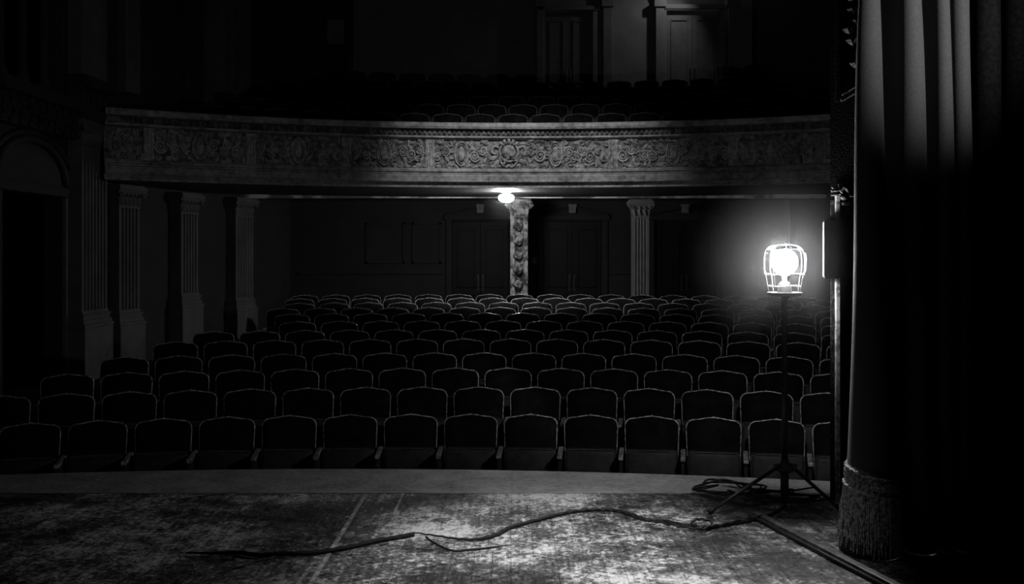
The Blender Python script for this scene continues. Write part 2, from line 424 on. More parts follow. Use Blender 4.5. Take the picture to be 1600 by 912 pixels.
def medallion_mesh():
    bm = bmesh.new()
    def oval(rx, rz, y, r, n=26, ph=0): tube(bm, [(rx*math.cos(2*PI*i/n), y, rz*math.sin(2*PI*i/n)) for i in range(n)], r, 6, closed=True)
    oval(0.105, 0.19, -0.02, 0.018); oval(0.075, 0.15, -0.015, 0.009)
    r_ = bmesh.ops.create_uvsphere(bm, u_segments=14, v_segments=10, radius=1)
    for v in r_['verts']: v.co = Vector((v.co.x*0.06, -0.01+v.co.y*0.03, v.co.z*0.12))
    for sx in (-1, 1):
        for k in range(4): leaf(bm, (sx*(0.11+0.01*k), -0.01, -0.18+0.1*k), (sx*0.06, 0, 0.05), 0.022)
    return bm
def crest_mesh():
    bm = bmesh.new()
    n = 30
    tube(bm, [(0.15*math.cos(2*PI*i/n), -0.035, 0.03+0.15*math.sin(2*PI*i/n)) for i in range(n)], 0.022, 7, closed=True)
    r_ = bmesh.ops.create_uvsphere(bm, u_segments=16, v_segments=10, radius=1)
    for v in r_['verts']: v.co = Vector((v.co.x*0.115, -0.02+v.co.y*0.05, 0.04+v.co.z*0.12))
    for k in range(5):   # ribs of the shell at the top
        a = PI/2+(k-2)*0.38; tube(bm, [(0.12*math.cos(a), -0.05, 0.06+0.10*math.sin(a)), (0.21*math.cos(a), -0.05, 0.04+0.20*math.sin(a))], [0.02, 0.03], 6)
    for s in (-1, 1):    # ribbons below and side scrolls
        tube(bm, smoothpath([(s*0.15, -0.03, -0.06), (s*0.11, -0.045, -0.16), (s*0.04, -0.05, -0.21), (0, -0.05, -0.17)]), 0.02, 6)
        tube(bm, smoothpath([(s*0.15, -0.03, 0.10), (s*0.24, -0.03, 0.12), (s*0.27, -0.03, 0.03), (s*0.21, -0.03, 0.0), (s*0.20, -0.03, 0.06)]), 0.02, 6)
        leaf(bm, (s*0.16, -0.01, -0.10), (s*0.12, 0, -0.08), 0.04); leaf(bm, (s*0.17, -0.01, -0.02), (s*0.14, 0, -0.02), 0.035)
        for q in range(3): leaf(bm, (s*0.03*q, -0.05, -0.03-0.04*q), (s*0.05, 0, -0.04), 0.02)
    return bm
def at_arc(px):   # arc angle of the frieze seen at a column
    lo, hi = -0.7, 0.7
    for _ in range(40):
        mid = (lo+hi)/2; q = arc(mid, BR, 3)
        if 800+F*q[0]/q[1] < px: lo = mid
        else: hi = mid
    return lo
ZF = 3.29
protoS = mesh_obj('scroll_ornament', scroll_mesh(), M_relief, bal, True)
protoM = mesh_obj('oval_medallion', medallion_mesh(), M_relief, bal, True)
thc = at_arc(795); q = arc(thc, BR-0.005, ZF)
cr = mesh_obj('central_crest', crest_mesh(), M_relief, bal, True, loc=q); cr.rotation_euler.z = -thc
cr['label'] = 'round cartouche with shell top at the middle of the frieze'
# panel dividers and medallions at the places the photograph shows them
divs = [232, 392, 541, 672, 958, 1146, 1262]
meds = [721, 868, 600, 1052, 466, 312, 1204]
for j, pxd in enumerate(divs):
    th = at_arc(pxd); bm = bmesh.new()
    box(bm, -0.075, 0.075, -0.03, 0.02, -0.235, 0.235, 0.008)
    for xx in (-0.045, 0, 0.045): tube(bm, [(xx, -0.032, -0.2), (xx, -0.032, 0.2)], 0.012, 6)
    d = mesh_obj('panel_divider', bm, M_relief, bal, loc=arc(th, BR, ZF)); d.rotation_euler.z = -th
for j, pxm in enumerate(meds):
    th = at_arc(pxm); l = arc(th, BR-0.004, ZF)
    if j == 0: protoM.location = l; protoM.rotation_euler.z = -th
    else: inst(protoM, bal, l, -th)
occ = [(at_arc(p), 0.15) for p in divs]+[(at_arc(p), 0.20) for p in meds]+[(thc, 0.40)]
th = -0.56; first = True; k = 0
while th < 0.56:
    if all(abs(th-a)*BR > wv+0.045 for a, wv in occ):
        l = arc(th, BR-0.004, ZF+random.uniform(-.01, .01)); sx = 1 if k % 2 else -1
        s = (sx*random.uniform(.8, .95), 1, random.choice((1, -1))*random.uniform(.95, 1.05))
        if first: protoS.location = l; protoS.rotation_euler.z = -th; protoS.scale = s; first = False
        else: inst(protoS, bal, l, -th, s)
        th += 0.235/BR; k += 1
    else: th += 0.03/BR
# little leaf sprigs that fill the ground between
bm = bmesh.new(); leaf(bm, (0, -0.004, -0.05), (0.03, 0, 0.10), 0.03); leaf(bm, (0, -0.004, -0.05), (-0.06, 0, 0.07), 0.022)
sp0 = mesh_obj('leaf_sprig', bm, M_relief, bal)
for i in range(290):
    th = -0.56+1.12*(i+random.random()*.8)/290
    l = arc(th, BR-0.002, ZF+random.choice((-.21, -.18, .17, .2, 0.02, .08, -.08)))
    o = sp0 if i == 0 else inst(sp0, bal)
    o.location = l; o.rotation_euler = (0, random.uniform(-2, 2), -th)

# soffit, deck and beam of the balcony
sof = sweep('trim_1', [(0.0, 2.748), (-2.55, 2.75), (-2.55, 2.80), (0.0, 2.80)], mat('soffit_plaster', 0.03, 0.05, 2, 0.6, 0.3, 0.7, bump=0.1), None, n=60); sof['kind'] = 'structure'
bm = bmesh.new(); n = 40; pl = []
for j in range(n+1):
    X = -5.05+10.9*j/n; pl.append((X, 19.05+0.012*math.sin(3*X)))
pl2 = [(a, b+0.3) for a, b in pl[::-1]]
extrude_plan(bm, pl+pl2, 2.728, 2.80); tag(mesh_obj('trim_2', bm, mat('pale_beam', .12, .7, 1.7, .6, .45, .6)), kind='structure')
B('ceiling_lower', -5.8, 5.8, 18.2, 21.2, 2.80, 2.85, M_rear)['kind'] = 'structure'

GR = [(17.6, 178), (18.5, 163), (19.4, 150), (20.3, 138), (21.2, 128)]
gz = [E-(py-HY)*Y/F-0.8 for Y, py in GR]
bm = bmesh.new(); prof = [(-0.1, 3.15)]
for (Y, _), z in zip(GR, gz):
    o = BR-(Y-BY); prof += [(o+0.5, prof[-1][1]), (o+0.5, z)]
prof += [(-7.3, gz[-1]+0.0)]
dk = sweep('floor_gallery', prof, M_floor, None, n=60); dk['kind'] = 'structure'
gproto = make_seat(True); gused = False
gname = ['front row', 'second row', 'third row', 'fourth row', 'rearmost row']
for i, ((Y, py), z) in enumerate(zip(GR, gz)):
    r = Y-BY; dth = 0.56/r; off = (0.5 if i % 2 else 0.15)*dth; ss = []
    for k in range(-14, 14):
        th = thc+off+k*dth; X, y, _ = arc(th, r, 0); px = 800+F*X/y
        if X < -wall_x(y)+0.45 or X > wall_x(y, 1)-0.45 or px > 1290: continue
        ss.append((th, X, y))
    L_ = [s for s in ss if s[0] < thc][::-1]; R_ = [s for s in ss if s[0] >= thc]
    for side, lst in (('left', L_), ('right', R_)):
        for n_, (th, X, y) in enumerate(lst):
            s = gproto if not gused else copy_tree(gproto); gused = True
            s.location = (X, y, z-0.10); s.rotation_euler = (0, 0, -th+random.uniform(-.02, .02))
            tag(s, 'dark gallery seat, %s %s of the central crest, %s above the frieze' % (ordinal(n_+1), side, gname[i]), 'seat', 'seats in the gallery')

# ------------------------------------------------------------------ walls
def wall_seg(name, p0, p1, z0, z1, m, th=0.25, parent=None, out=1):
    a = Vector((p0[0], p0[1], 0)); b = Vector((p1[0], p1[1], 0)); d = (b-a).normalized(); n_ = Vector((d.y, -d.x, 0))*out*-1
    bm = bmesh.new(); extrude_plan(bm, [(a.x, a.y), (b.x, b.y), (b.x+n_.x*th, b.y+n_.y*th), (a.x+n_.x*th, a.y+n_.y*th)], z0, z1)
    return mesh_obj(name, bm, m, parent)
ZC = 9.2
wl = empty('wall_left'); tag(wl, kind='structure')
# front part with two openings (lower doorway, upper box)
YA, YB = 12.25, 14.0
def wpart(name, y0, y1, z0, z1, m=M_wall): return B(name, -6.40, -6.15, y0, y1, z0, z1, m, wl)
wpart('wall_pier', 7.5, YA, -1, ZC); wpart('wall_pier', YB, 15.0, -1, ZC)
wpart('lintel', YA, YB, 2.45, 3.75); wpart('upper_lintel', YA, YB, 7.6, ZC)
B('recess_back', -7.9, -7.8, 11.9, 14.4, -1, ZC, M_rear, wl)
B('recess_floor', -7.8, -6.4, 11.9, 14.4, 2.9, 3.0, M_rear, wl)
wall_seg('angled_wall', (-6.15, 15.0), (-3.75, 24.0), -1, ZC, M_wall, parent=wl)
wr = empty('wall_right'); tag(wr, kind='structure')
B('front_wall', 6.15, 6.4, 7.5, 15, -1, ZC, M_wall, wr)
wall_seg('angled_wall', (6.15, 15.0), (5.47, 24.0), -1, ZC, M_wall, parent=wr, out=-1)
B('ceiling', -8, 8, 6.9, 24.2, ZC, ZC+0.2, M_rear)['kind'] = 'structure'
# box dressing on the left wall: cornice, arch ring, door casing
bx = empty('proscenium_box', (-6.15, 13.1, 0)); tag(bx, 'shadowy ornamented theatre box with arched opening on the left wall', 'theatre box')
def bxp(name, y0, y1, z0, z1, out, bev=0.02, m=M_wall):
    bm = bmesh.new(); box(bm, -0.01, out, y0-13.1, y1-13.1, z0, z1, bev); return mesh_obj(name, bm, m, bx)
bxp('door_casing', 14.0, 14.10, -0.6, 2.45, 0.06, m=M_pil); bxp('door_casing', 12.15, 12.25, -0.6, 2.45, 0.06)
bxp('door_casing', 12.15, 14.10, 2.45, 2.58, 0.08); bxp('cornice', 11.9, 14.25, 3.62, 3.72, 0.28); bxp('cornice', 11.95, 14.2, 3.72, 3.80, 0.22)
bxp('parapet', 12.0, 14.15, 3.25, 3.62, 0.16)
for (r_, rr) in ((0.95, 0.05), (1.12, 0.035)):
    bm = bmesh.new(); tube(bm, [(0.03, r_*math.cos(a), 2.62+0.55*r_*math.sin(a)) for a in [PI*i/20 for i in range(21)]], rr, 6); mesh_obj('arch_moulding', bm, M_wall, bx, True)
for i in range(9):
    o = mesh_obj('swag', scroll_mesh(), M_wall, bx, True) if i == 0 else inst(sw, bx)
    if i == 0: sw = o
    o.rotation_euler = (0, 0, PI/2); o.location = (0.17, -0.95+0.24*i, 3.44); o.scale = (1, 1, 0.8 if i % 2 else -0.8)
for y in (12.05, 12.62, 13.2): 
    bm = bmesh.new(); lathe(bm, [(0.09, 3.8), (0.09, 3.88), (0.06, 3.92), (0.055, 6.9), (0.08, 7.0), (0.09, 7.1)], 14, 0.10, y-13.1+0.02); mesh_obj('colonnette', bm, M_wall, bx, True)

# fluted pilasters
def pilaster(name, w_, d_, z0, z1, m=M_pil, flutes=5, base=True, cap=True, plinth=0.45):
    root = empty(name)
    zb = z0
    if base:
        bm = bmesh.new(); box(bm, -w_/2-0.06, w_/2+0.06, -d_-0.07, 0, z0, z0+plinth, 0.012); mesh_obj('plinth', bm, m, root)
        bm = bmesh.new(); zz = z0+plinth
        for (e, h) in ((0.075, 0.05), (0.05, 0.06), (0.03, 0.05), (0.045, 0.03), (0.015, 0.05)):
            box(bm, -w_/2-e, w_/2+e, -d_-e, 0, zz, zz+h, 0.008); zz += h
        mesh_obj('base_moulding', bm, m, root); zb = zz
    zt = z1-(0.35 if cap else 0)
    plan = [(-w_/2, 0), (-w_/2, -d_)]
    mg = 0.04; fw = (w_-2*mg)/flutes
    for i in range(flutes):
        x0 = -w_/2+mg+i*fw
        plan.append((x0+fw*0.15, -d_))
        for k in range(1, 5):
            a = PI*k/5; plan.append((x0+fw*0.5-fw*0.35*math.cos(a), -d_+fw*0.38*math.sin(a)))
        plan.append((x0+fw*0.85, -d_))
    plan += [(w_/2, -d_), (w_/2, 0)]
    bm = bmesh.new(); extrude_plan(bm, plan, zb, zt); mesh_obj('shaft', bm, m, root)
    if cap: capital(root, w_, d_, zt, z1, m)
    return root
def capital(root, w_, d_, zt, z1, m):
    bm = bmesh.new(); h = z1-zt
    box(bm, -w_/2-0.01, w_/2+0.01, -d_-0.01, 0, zt, zt+0.03, 0.005)
    bell = [(w_/2, zt+0.03), (w_/2+0.02, zt+h*0.5), (w_/2+0.09, zt+h*0.8)]
    for (a, z_a), (b, z_b) in zip(bell, bell[1:]):
        v = [bm.verts.new(p) for p in ((-a, 0, z_a), (-a, -d_-(a-w_/2), z_a), (a, -d_-(a-w_/2), z_a), (a, 0, z_a), (-b, 0, z_b), (-b, -d_-(b-w_/2), z_b), (b, -d_-(b-w_/2), z_b), (b, 0, z_b))]
        for f in ((0, 1, 5, 4), (1, 2, 6, 5), (2, 3, 7, 6)): bm.faces.new([v[i] for i in f])
    mesh_obj('capital_bell', bm, m, root)
    bm = bmesh.new(); box(bm, -w_/2-0.09, w_/2+0.09, -d_-0.09, 0, z1-h*0.22, z1-h*0.10, 0.01); box(bm, -w_/2-0.06, w_/2+0.06, -d_-0.06, 0, z1-h*0.10, z1, 0.01)
    mesh_obj('abacus', bm, m, root)
    n = max(3, int(w_/0.09)); lf = None
    for i in range(n):
        x_ = -w_/2+w_*(i+0.5)/n
        bm = bmesh.new(); leaf(bm, (0, -0.006, 0), (0, 0, h*0.55), w_/n*0.42); leaf(bm, (0, -0.03, h*0.36), (0, 0, h*0.2), w_/n*0.3)
        mesh_obj('acanthus_leaf', bm, m, root, loc=(x_, -d_, zt+0.035))
    for s in (-1, 1):
        bm = bmesh.new(); pts = []
        for i in range(16):
            t = i/15; a = t*1.6*2*PI; r_ = h*0.17*(1-0.8*t); pts.append((s*(w_/2+0.04)+s*r_*math.cos(a), -d_-0.06, zt+h*0.62+r_*math.sin(a)))
        tube(bm, pts, [0.018*(1-.5*i/15) for i in range(16)], 6); mesh_obj('volute', bm, m, root, True)
def on_wall(px, y=None):   # where a column of the picture meets the angled left wall
    k = (px-800)/F; Y = (-6.15-0.268*15)/(k-0.268); return (k*Y, Y)
WA = math.atan2(9.0, 2.4)      # direction of the angled left wall
labels = []
def place(root, x_, y_, rz, label, cat='pilaster', group=None):
    root.location = (x_, y_, 0); root.rotation_euler = (0, 0, rz); tag(root, label, cat, group)
# giant pilaster: lower and upper order
place(pilaster('fluted_pilaster', 0.88, 0.20, -0.25, 3.55, flutes=7, plinth=0.90), -6.13, 14.56, PI/2, 'tall fluted pilaster with plinth at the far left beside the box opening')
place(pilaster('fluted_pilaster', 0.88, 0.20, 4.15, 9.1, flutes=7, base=False), -6.13, 14.56, PI/2, 'upper fluted pilaster above the entablature at far left')
p = on_wall(189); place(pilaster('fluted_pilaster', 0.50, 0.15, -0.15, 2.73, flutes=5, plinth=0.75), p[0], p[1], WA, 'short fluted pilaster standing just right of the tall one at left')
place(pilaster('fluted_pilaster', 0.36, 0.15, 4.15, 9.1, flutes=5, base=False), p[0]+.02, p[1]+.1, WA, 'narrow upper fluted pilaster above the left end of the balcony')
p = on_wall(280); place(pilaster('fluted_pilaster', 0.5, 0.2, 0.0, 2.7, flutes=5, plinth=0.80), p[0], p[1], WA, 'dim fluted pilaster under the balcony, second from the left end')
p = on_wall(367); place(pilaster('fluted_pilaster', 0.62, 0.2, 0.0, 2.72, flutes=6, plinth=0.65), p[0], p[1], WA, 'dim wide pilaster under the balcony, nearest the rear corner on the left')
for pxu, wu, fl, lb in ((288, .3, 3, 'faint slim pilaster on the left wall above the balcony end'), (333, .62, 1, 'plain pale pilaster on the left gallery wall'), (354, .22, 2, 'thin pilaster strip right of the plain pale pilaster'), (373, .5, 4, 'fluted pilaster on the left gallery wall nearest the rear')):
    p = on_wall(pxu); r_ = pilaster('wall_pilaster', wu, 0.12, 3.9, 9.1, m=M_pil if pxu > 300 else M_wall, flutes=fl, base=False); place(r_, p[0], p[1], WA, lb)
ent = empty('entablature', (-6.13, 14.56, 0)); tag(ent, 'heavy ornamented entablature between the two tall left pilasters', 'entablature')
for (z0, z1, o, nm) in ((3.55, 3.68, .30, 'architrave'), (3.68, 3.98, .24, 'frieze_block'), (3.98, 4.06, .36, 'cornice'), (4.06, 4.15, .30, 'cornice')):
    bm = bmesh.new(); box(bm, 0, o, -0.50, 0.44, z0, z1, 0.012); mesh_obj(nm, bm, M_wall, ent)
o = inst(sw, ent, (0.25, -0.13, 3.83), PI/2, (1, 1, .7)); inst(sw, ent, (0.25, 0.15, 3.83), PI/2, (-1, 1, .7))
o.name = 'relief_swag'
# trim where the balcony dies into the left wall
# ------------------------------------------------------------------ rear wall of the stalls
YR = 21.0
wrb = empty('wall_rear'); tag(wrb, kind='structure')
DX = [(-1.23, -0.07), (0.63, 1.84), (2.91, 4.17)]; DT = 2.37
xs = [-5.0]+[v for d in DX for v in d]+[5.75]
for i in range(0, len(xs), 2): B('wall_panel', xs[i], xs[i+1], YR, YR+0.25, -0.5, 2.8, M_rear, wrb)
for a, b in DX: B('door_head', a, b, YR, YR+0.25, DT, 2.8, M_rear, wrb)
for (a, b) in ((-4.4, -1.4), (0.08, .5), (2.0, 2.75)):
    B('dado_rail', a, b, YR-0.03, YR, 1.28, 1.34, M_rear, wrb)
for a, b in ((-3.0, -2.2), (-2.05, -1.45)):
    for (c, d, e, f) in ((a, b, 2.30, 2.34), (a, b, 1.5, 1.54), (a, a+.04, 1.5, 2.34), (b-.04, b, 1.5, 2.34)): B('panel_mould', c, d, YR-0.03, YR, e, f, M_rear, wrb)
def door(n, x0, x1, y, z0, z1, m, mf, wallm, label, ped=True):
    r = empty('door_%d' % n, ((x0+x1)/2, y, z0)); tag(r, label, kind='structure'); hw = (x1-x0)/2; h = z1-z0
    for s in (-1, 1):
        a, b = (-hw+0.01, -0.004) if s < 0 else (0.004, hw-0.01)
        bm = bmesh.new(); box(bm, a, b, 0.06, 0.11, 0, h-0.01); lf = mesh_obj('door_leaf', bm, m, r)
        zs = [(0.12, h*0.22), (h*0.27, h*0.36), (h*0.42, h*0.93)]
        for (c, d) in zs:
            bm = bmesh.new(); mg = 0.10
            for (x_0, x_1, z_0, z_1) in ((a+mg, b-mg, c, c+0.025), (a+mg, b-mg, d-0.025, d), (a+mg, a+mg+.025, c, d), (b-mg-.025, b-mg, c, d)):
                box(bm, x_0, x_1, 0.035, 0.062, z_0, z_1, 0.004)
            mesh_obj('panel_moulding', bm, m, lf)
        bm = bmesh.new(); xx = -0.05 if s < 0 else 0.05
        tube(bm, [(xx, 0.06, h*0.42), (xx, 0.01, h*0.42), (xx, 0.01, h*0.5), (xx, 0.06, h*0.5)], 0.012, 6)
        box(bm, xx-0.02, xx+0.02, 0.05, 0.062, h*0.39, h*0.53); mesh_obj('door_handle', bm, M_brass if n > 3 else M_black, lf)
    for (a, b) in ((-hw-0.12, -hw), (hw, hw+0.12)):
        bm = bmesh.new(); box(bm, a, b, -0.05, 0.0, 0, h+0.12, 0.01); mesh_obj('door_casing', bm, mf, r)
    bm = bmesh.new(); box(bm, -hw-0.16, hw+0.16, -0.08, 0, h+0.02, h+0.12, 0.01); mesh_obj('door_head_trim', bm, mf, r)
    if ped:
        bm = bmesh.new()
        for s in (-1, 1):
            a = Vector((s*(hw+0.12), -0.06, h+0.13)); b = Vector((0, -0.06, h+0.30)); tube(bm, [a, b], 0.03, 6)
        mesh_obj('pediment', bm, mf, r)
        bm = bmesh.new(); box(bm, -0.07, 0.07, -0.12, 0, h+0.16, h+0.32, 0.012); box(bm, -0.085, 0.085, -0.14, 0, h+.28, h+.34, 0.01)
        tube(bm, [(0.03*math.cos(a_), -0.12, h+.24+0.03*math.sin(a_)) for a_ in [2*PI*i/10 for i in range(10)]], 0.012, 6, closed=True)
        ks = mesh_obj('keystone', bm, M_col2, r); ks['label'] = 'pale carved keystone'
    return r
for i, ((a, b), lb) in enumerate(zip(DX, ('dark double door left of the mottled column', 'dark double door between the two columns', 'dark double door right of the plain column'))):
    door(i+1, a, b, YR, 0.02, DT-0.25 if False else DT, M_door, M_rear, M_rear, lb)
sw_ = B('light_switch', 0.42, 0.54, YR-0.03, YR, 1.5, 1.62, M_col2); 
sw_.name = 'wall_plate'; tag(sw_, 'small pale wall plate between the mottled column and middle door', 'switch plate')

# two freestanding columns
def column(px, Y, wcol, m, flutes, label):
    x_ = (px-800)*Y/F; w_ = wcol*Y/F; zt = 2.715
    r = pilaster('column', w_, w_, fz(Y)-0.02, zt, m=m, flutes=flutes, plinth=0.45)
    r.location = (x_, Y+w_/2, 0); tag(r, label, 'column'); return r
c1 = column(811, 19.35, 27, M_col, 1, 'square plaster column with mottled ornament under the dome lamp')
c2 = column(1000, 19.35, 25, M_col2, 4, 'plain fluted square column right of the middle door')
for i in range(5):   # carved pendants on the first column's face
    bm = bmesh.new(); leaf(bm, (0, 0, 0), (0.0, 0, 0.16), 0.05); leaf(bm, (0.03, 0, 0.02), (0.06, 0, 0.09), 0.025); leaf(bm, (-0.03, 0, 0.02), (-0.06, 0, 0.09), 0.025)
    mesh_obj('carved_pendant', bm, M_col, c1, loc=(0, -0.34, 1.05+0.27*i))

# ------------------------------------------------------------------ gallery rear wall
YG = 23.5; ZG = 4.35
wg = empty('wall_gallery'); tag(wg, kind='structure')
def gx(px): return (px-800)*YG/F
def gz_(py): return E-(py-HY)*YG/F
B('wall_panel', -4.2, 5.6, YG, YG+0.2, ZG-1.6, ZC, M_upper, wg)
for i, (a, b, dp) in enumerate(((838, 849, .20), (941, 955, .22), (1023, 1036, .2), (1134, 1150, .3))):
    bm = bmesh.new(); box(bm, gx(a), gx(b), YG-dp, YG, ZG-0.4, gz_(8), 0.01); mesh_obj('pier', bm, M_upper, wg)
    bm = bmesh.new(); box(bm, gx(a)-.04, gx(b)+.04, YG-dp-.04, YG, gz_(14), gz_(4), 0.01); mesh_obj('impost', bm, M_upper, wg)
for (a, b) in ((849, 941), (955, 1023)):   # arches springing from the piers
    bm = bmesh.new(); x0, x1 = gx(a)-0.08, gx(b)+0.08; cx = (x0+x1)/2; rx = (x1-x0)/2
    tube(bm, [(cx+rx*math.cos(t), YG-0.09, gz_(6)+rx*0.8*math.sin(t)) for t in [PI*i/18 for i in range(19)]], 0.09, 8)
    mesh_obj('arch', bm, M_upper, wg, True)
door(4, gx(851), gx(925), YG-0.12, ZG+0.1, gz_(20), M_gdoor, M_upper, M_upper, 'pale double door in the gallery above the crest, left of the two', ped=False)
door(5, gx(1040), gx(1122), YG-0.12, ZG+0.1, gz_(18), M_gdoor, M_upper, M_upper, 'panelled double door in the gallery at upper right, lit from above', ped=False)
# sconce above the right gallery door, its glow is at the top of the picture
sx_, sz_ = 4.0, 8.1
sco = empty('wall_sconce', (sx_, YG, sz_)); tag(sco, 'small wall lamp above the right gallery door', 'lamp')
bm = bmesh.new(); lathe(bm, [(0, -0.05), (0.05, -0.04), (0.06, 0), (0.05, 0.05), (0, 0.06)], 14, 0, -0.30); mesh_obj('lamp_globe', bm, emit('sconce_glass', SCONCE), sco, True)
bm = bmesh.new(); tube(bm, smoothpath([(0, 0, -0.02), (0, -0.12, -0.10), (0, -0.30, -0.09), (0, -0.30, -0.05)]), 0.012, 6); lathe(bm, [(0, -0.08), (0.05, -0.075), (0.05, 0.04), (0, 0.045)], 12, 0, -0.01); mesh_obj('lamp_arm', bm, M_brass, sco, True)
# faint framed relief and bracket on the far left of the gallery wall
fr = empty('framed_relief', (gx(508)+0.35, YG-0.8, gz_(62))); tag(fr, 'faint framed picture on the dark gallery wall at upper left', 'picture')
# it hangs on a pier of its own
bm = bmesh.new(); box(bm, -0.30, 0.30, 0, 0.78, -1.6, 2.2); mesh_obj('wall_pier', bm, M_wall, wg, loc=(gx(508)+0.35, YG-0.78, gz_(62)))
bm = bmesh.new()
for (a, b, c, d) in ((-.26, .26, .27, .31), (-.26, .26, -.31, -.27), (-.26, -.22, -.31, .31), (.22, .26, -.31, .31)): box(bm, a, b, -0.02, 0.02, c, d, .006)
mesh_obj('picture_frame', bm, M_wall, fr)
B('picture_panel', -.22, .22, 0.0, 0.015, -.27, .27, M_upper, fr)

# ------------------------------------------------------------------ dome lamp under the balcony
DY = 17.35; q = P(791, 307, DY); q_dome = q
dl = empty('dome_lamp', (q.x, DY, 2.75)); tag(dl, 'glowing glass dome lamp under the balcony below the central crest', 'lamp')
bm = bmesh.new(); lathe(bm, [(0, 0.0), (0.09, 0.0), (0.10, -0.008), (0.08, -0.02), (0.025, -0.03), (0.022, -0.06), (0, -0.06)], 24)
for k in range(6): tube(bm, [(0.03*math.cos(k*PI/3), 0.03*math.sin(k*PI/3), -0.026), (0.085*math.cos(k*PI/3), 0.085*math.sin(k*PI/3), -0.016)], 0.007, 5)
mesh_obj('ceiling_plate', bm, M_arm, dl, True)
bm = bmesh.new(); lathe(bm, [(0.0, -0.058), (0.10, -0.062), (0.128, -0.085), (0.132, -0.115), (0.12, -0.15), (0.085, -0.178), (0.04, -0.19), (0, -0.192)], 28); mesh_obj('glass_dome', bm, emit('dome_glass', DOME), dl, True)

# ------------------------------------------------------------------ proscenium wall at the right
YP = 6.90; XP = (1297-800)*YP/F
pw = empty('wall_proscenium'); tag(pw, kind='structure')
bm = bmesh.new(); extrude_plan(bm, [(XP, YP), (8.4, YP), (8.4, YP+.3), (XP+.13, YP+.3)], -0.95, ZC); mesh_obj('wall_panel', bm, M_flake, pw)
def pwp(name, pxa, pxb, z0, z1, out, m=M_strip, bev=.004):
    bm = bmesh.new(); box(bm, (pxa-800)*YP/F, (pxb-800)*YP/F, YP-out, YP, z0, z1, bev); return mesh_obj(name, bm, m, pw)
def zp(py): return E-(py-HY)*YP/F
pwp('corner_strip', 1297.5, 1303.5, 0.0, zp(312), 0.006, m=mat('scuffed_dark_strip', 0.004, 0.05, 40, 0.8, 0.5, 0.66, spec=.1))
pwp('edge_strip', 1304, 1310.5, 0.0, zp(305), 0.035, m=M_strip)
pwp('edge_strip', 1304, 1310.5, zp(160), ZC, 0.03, m=M_flake)
for (pz, rr) in ((305, .008), (299, .006)):
    bm = bmesh.new(); tube(bm, [((1297-800)*YP/F, YP-.02, zp(pz)), ((1311-800)*YP/F, YP-.03, zp(pz-1))], rr, 6); mesh_obj('capital_bead', bm, M_orn, pw)
bm = bmesh.new(); tube(bm, smoothpath([((px-800)*YP/F, YP-.02, zp(py)) for px, py in ((1298, 301), (1303, 297), (1309, 295), (1309, 288))]), 0.005, 6); tube(bm, smoothpath([((px-800)*YP/F, YP-.02, zp(py)) for px, py in ((1298, 292), (1303, 298), (1309, 303))]), 0.004, 6); mesh_obj('capital_scroll', bm, M_orn, pw, True)
orn = empty('carved_corbel', P(1328, 318, YP)); tag(orn, 'glinting carved corbel on the proscenium wall above the black box', 'carving')
def oc(px, py, o=0.03): return ((px-1328)*YP/F, -o, -(py-318)*YP/F)
bm = bmesh.new(); tube(bm, smoothpath([oc(1312, 302), oc(1317, 294), oc(1322, 298), oc(1326, 306), oc(1334, 305), oc(1342, 302)]), [.011]*31, 6); mesh_obj('acanthus_spray', bm, M_orn, orn, True)
bm = bmesh.new(); r_ = bmesh.ops.create_uvsphere(bm, u_segments=12, v_segments=8, radius=1)
for v in r_['verts']: v.co = Vector((oc(1316, 309)[0]+v.co.x*.028, -.03+v.co.y*.02, oc(1316, 309)[2]+v.co.z*.018))
mesh_obj('boss', bm, M_orn, orn, True)
bm = bmesh.new(); box(bm, oc(1313, 0)[0], oc(1326, 0)[0], -.045, 0, oc(0, 321)[2], oc(0, 316)[2], .006); mesh_obj('moulding', bm, M_orn, orn)
bm = bmesh.new(); v0 = [(1320, 322), (1343, 310), (1344, 338), (1322, 337)]
extr = [bm.verts.new(oc(a, b, 0.028)) for a, b in v0]; bk = [bm.verts.new(oc(a, b, 0.0)) for a, b in v0]
bm.faces.new(extr)
for k in range(4): bm.faces.new((extr[k], extr[(k+1) % 4], bk[(k+1) % 4], bk[k]))
mesh_obj('carved_block', bm, M_orn, orn)
bm = bmesh.new()
for k in range(9):
    a, b = random.uniform(1324, 1341), random.uniform(314, 334); leaf(bm, oc(a, b, .03), (random.uniform(-.03, .03), 0, random.uniform(-.035, .03)), .012)
tube(bm, smoothpath([oc(1340, 312), oc(1336, 315), oc(1337, 322), oc(1342, 320)]), .006, 6); tube(bm, smoothpath([oc(1326, 322), oc(1332, 330), oc(1337, 324)]), .005, 6)
mesh_obj('leaf_carving', bm, M_orn, orn)
# arch moulding high on the proscenium
am = empty('arch_moulding', P(1328, 145, YP)); tag(am, 'dim carved moulding slanting up the proscenium wall beside the curtain top', 'carving')
bm = bmesh.new()
for o_ in (0, 9): tube(bm, [((px-1328)*YP/F, -.02, -(py-145)*YP/F) for px, py in ((1313, 149+o_), (1322, 144+o_), (1332, 138+o_), (1345, 131+o_))], .012, 6)
mesh_obj('moulding', bm, M_orn, am)
for i, (a, b) in enumerate(((1337, 42), (1325, 55), (1330, 72), (1336, 108), (1332, 24), (1330, 5))):
    bm = bmesh.new(); leaf(bm, (0, 0, 0), (.05, 0, .03), .02); leaf(bm, (0, -.01, 0), (.01, 0, .05), .02)
    mesh_obj('leaf_boss', bm, M_orn, am, loc=((a-1328)*YP/F, -.01, -(b-145)*YP/F))

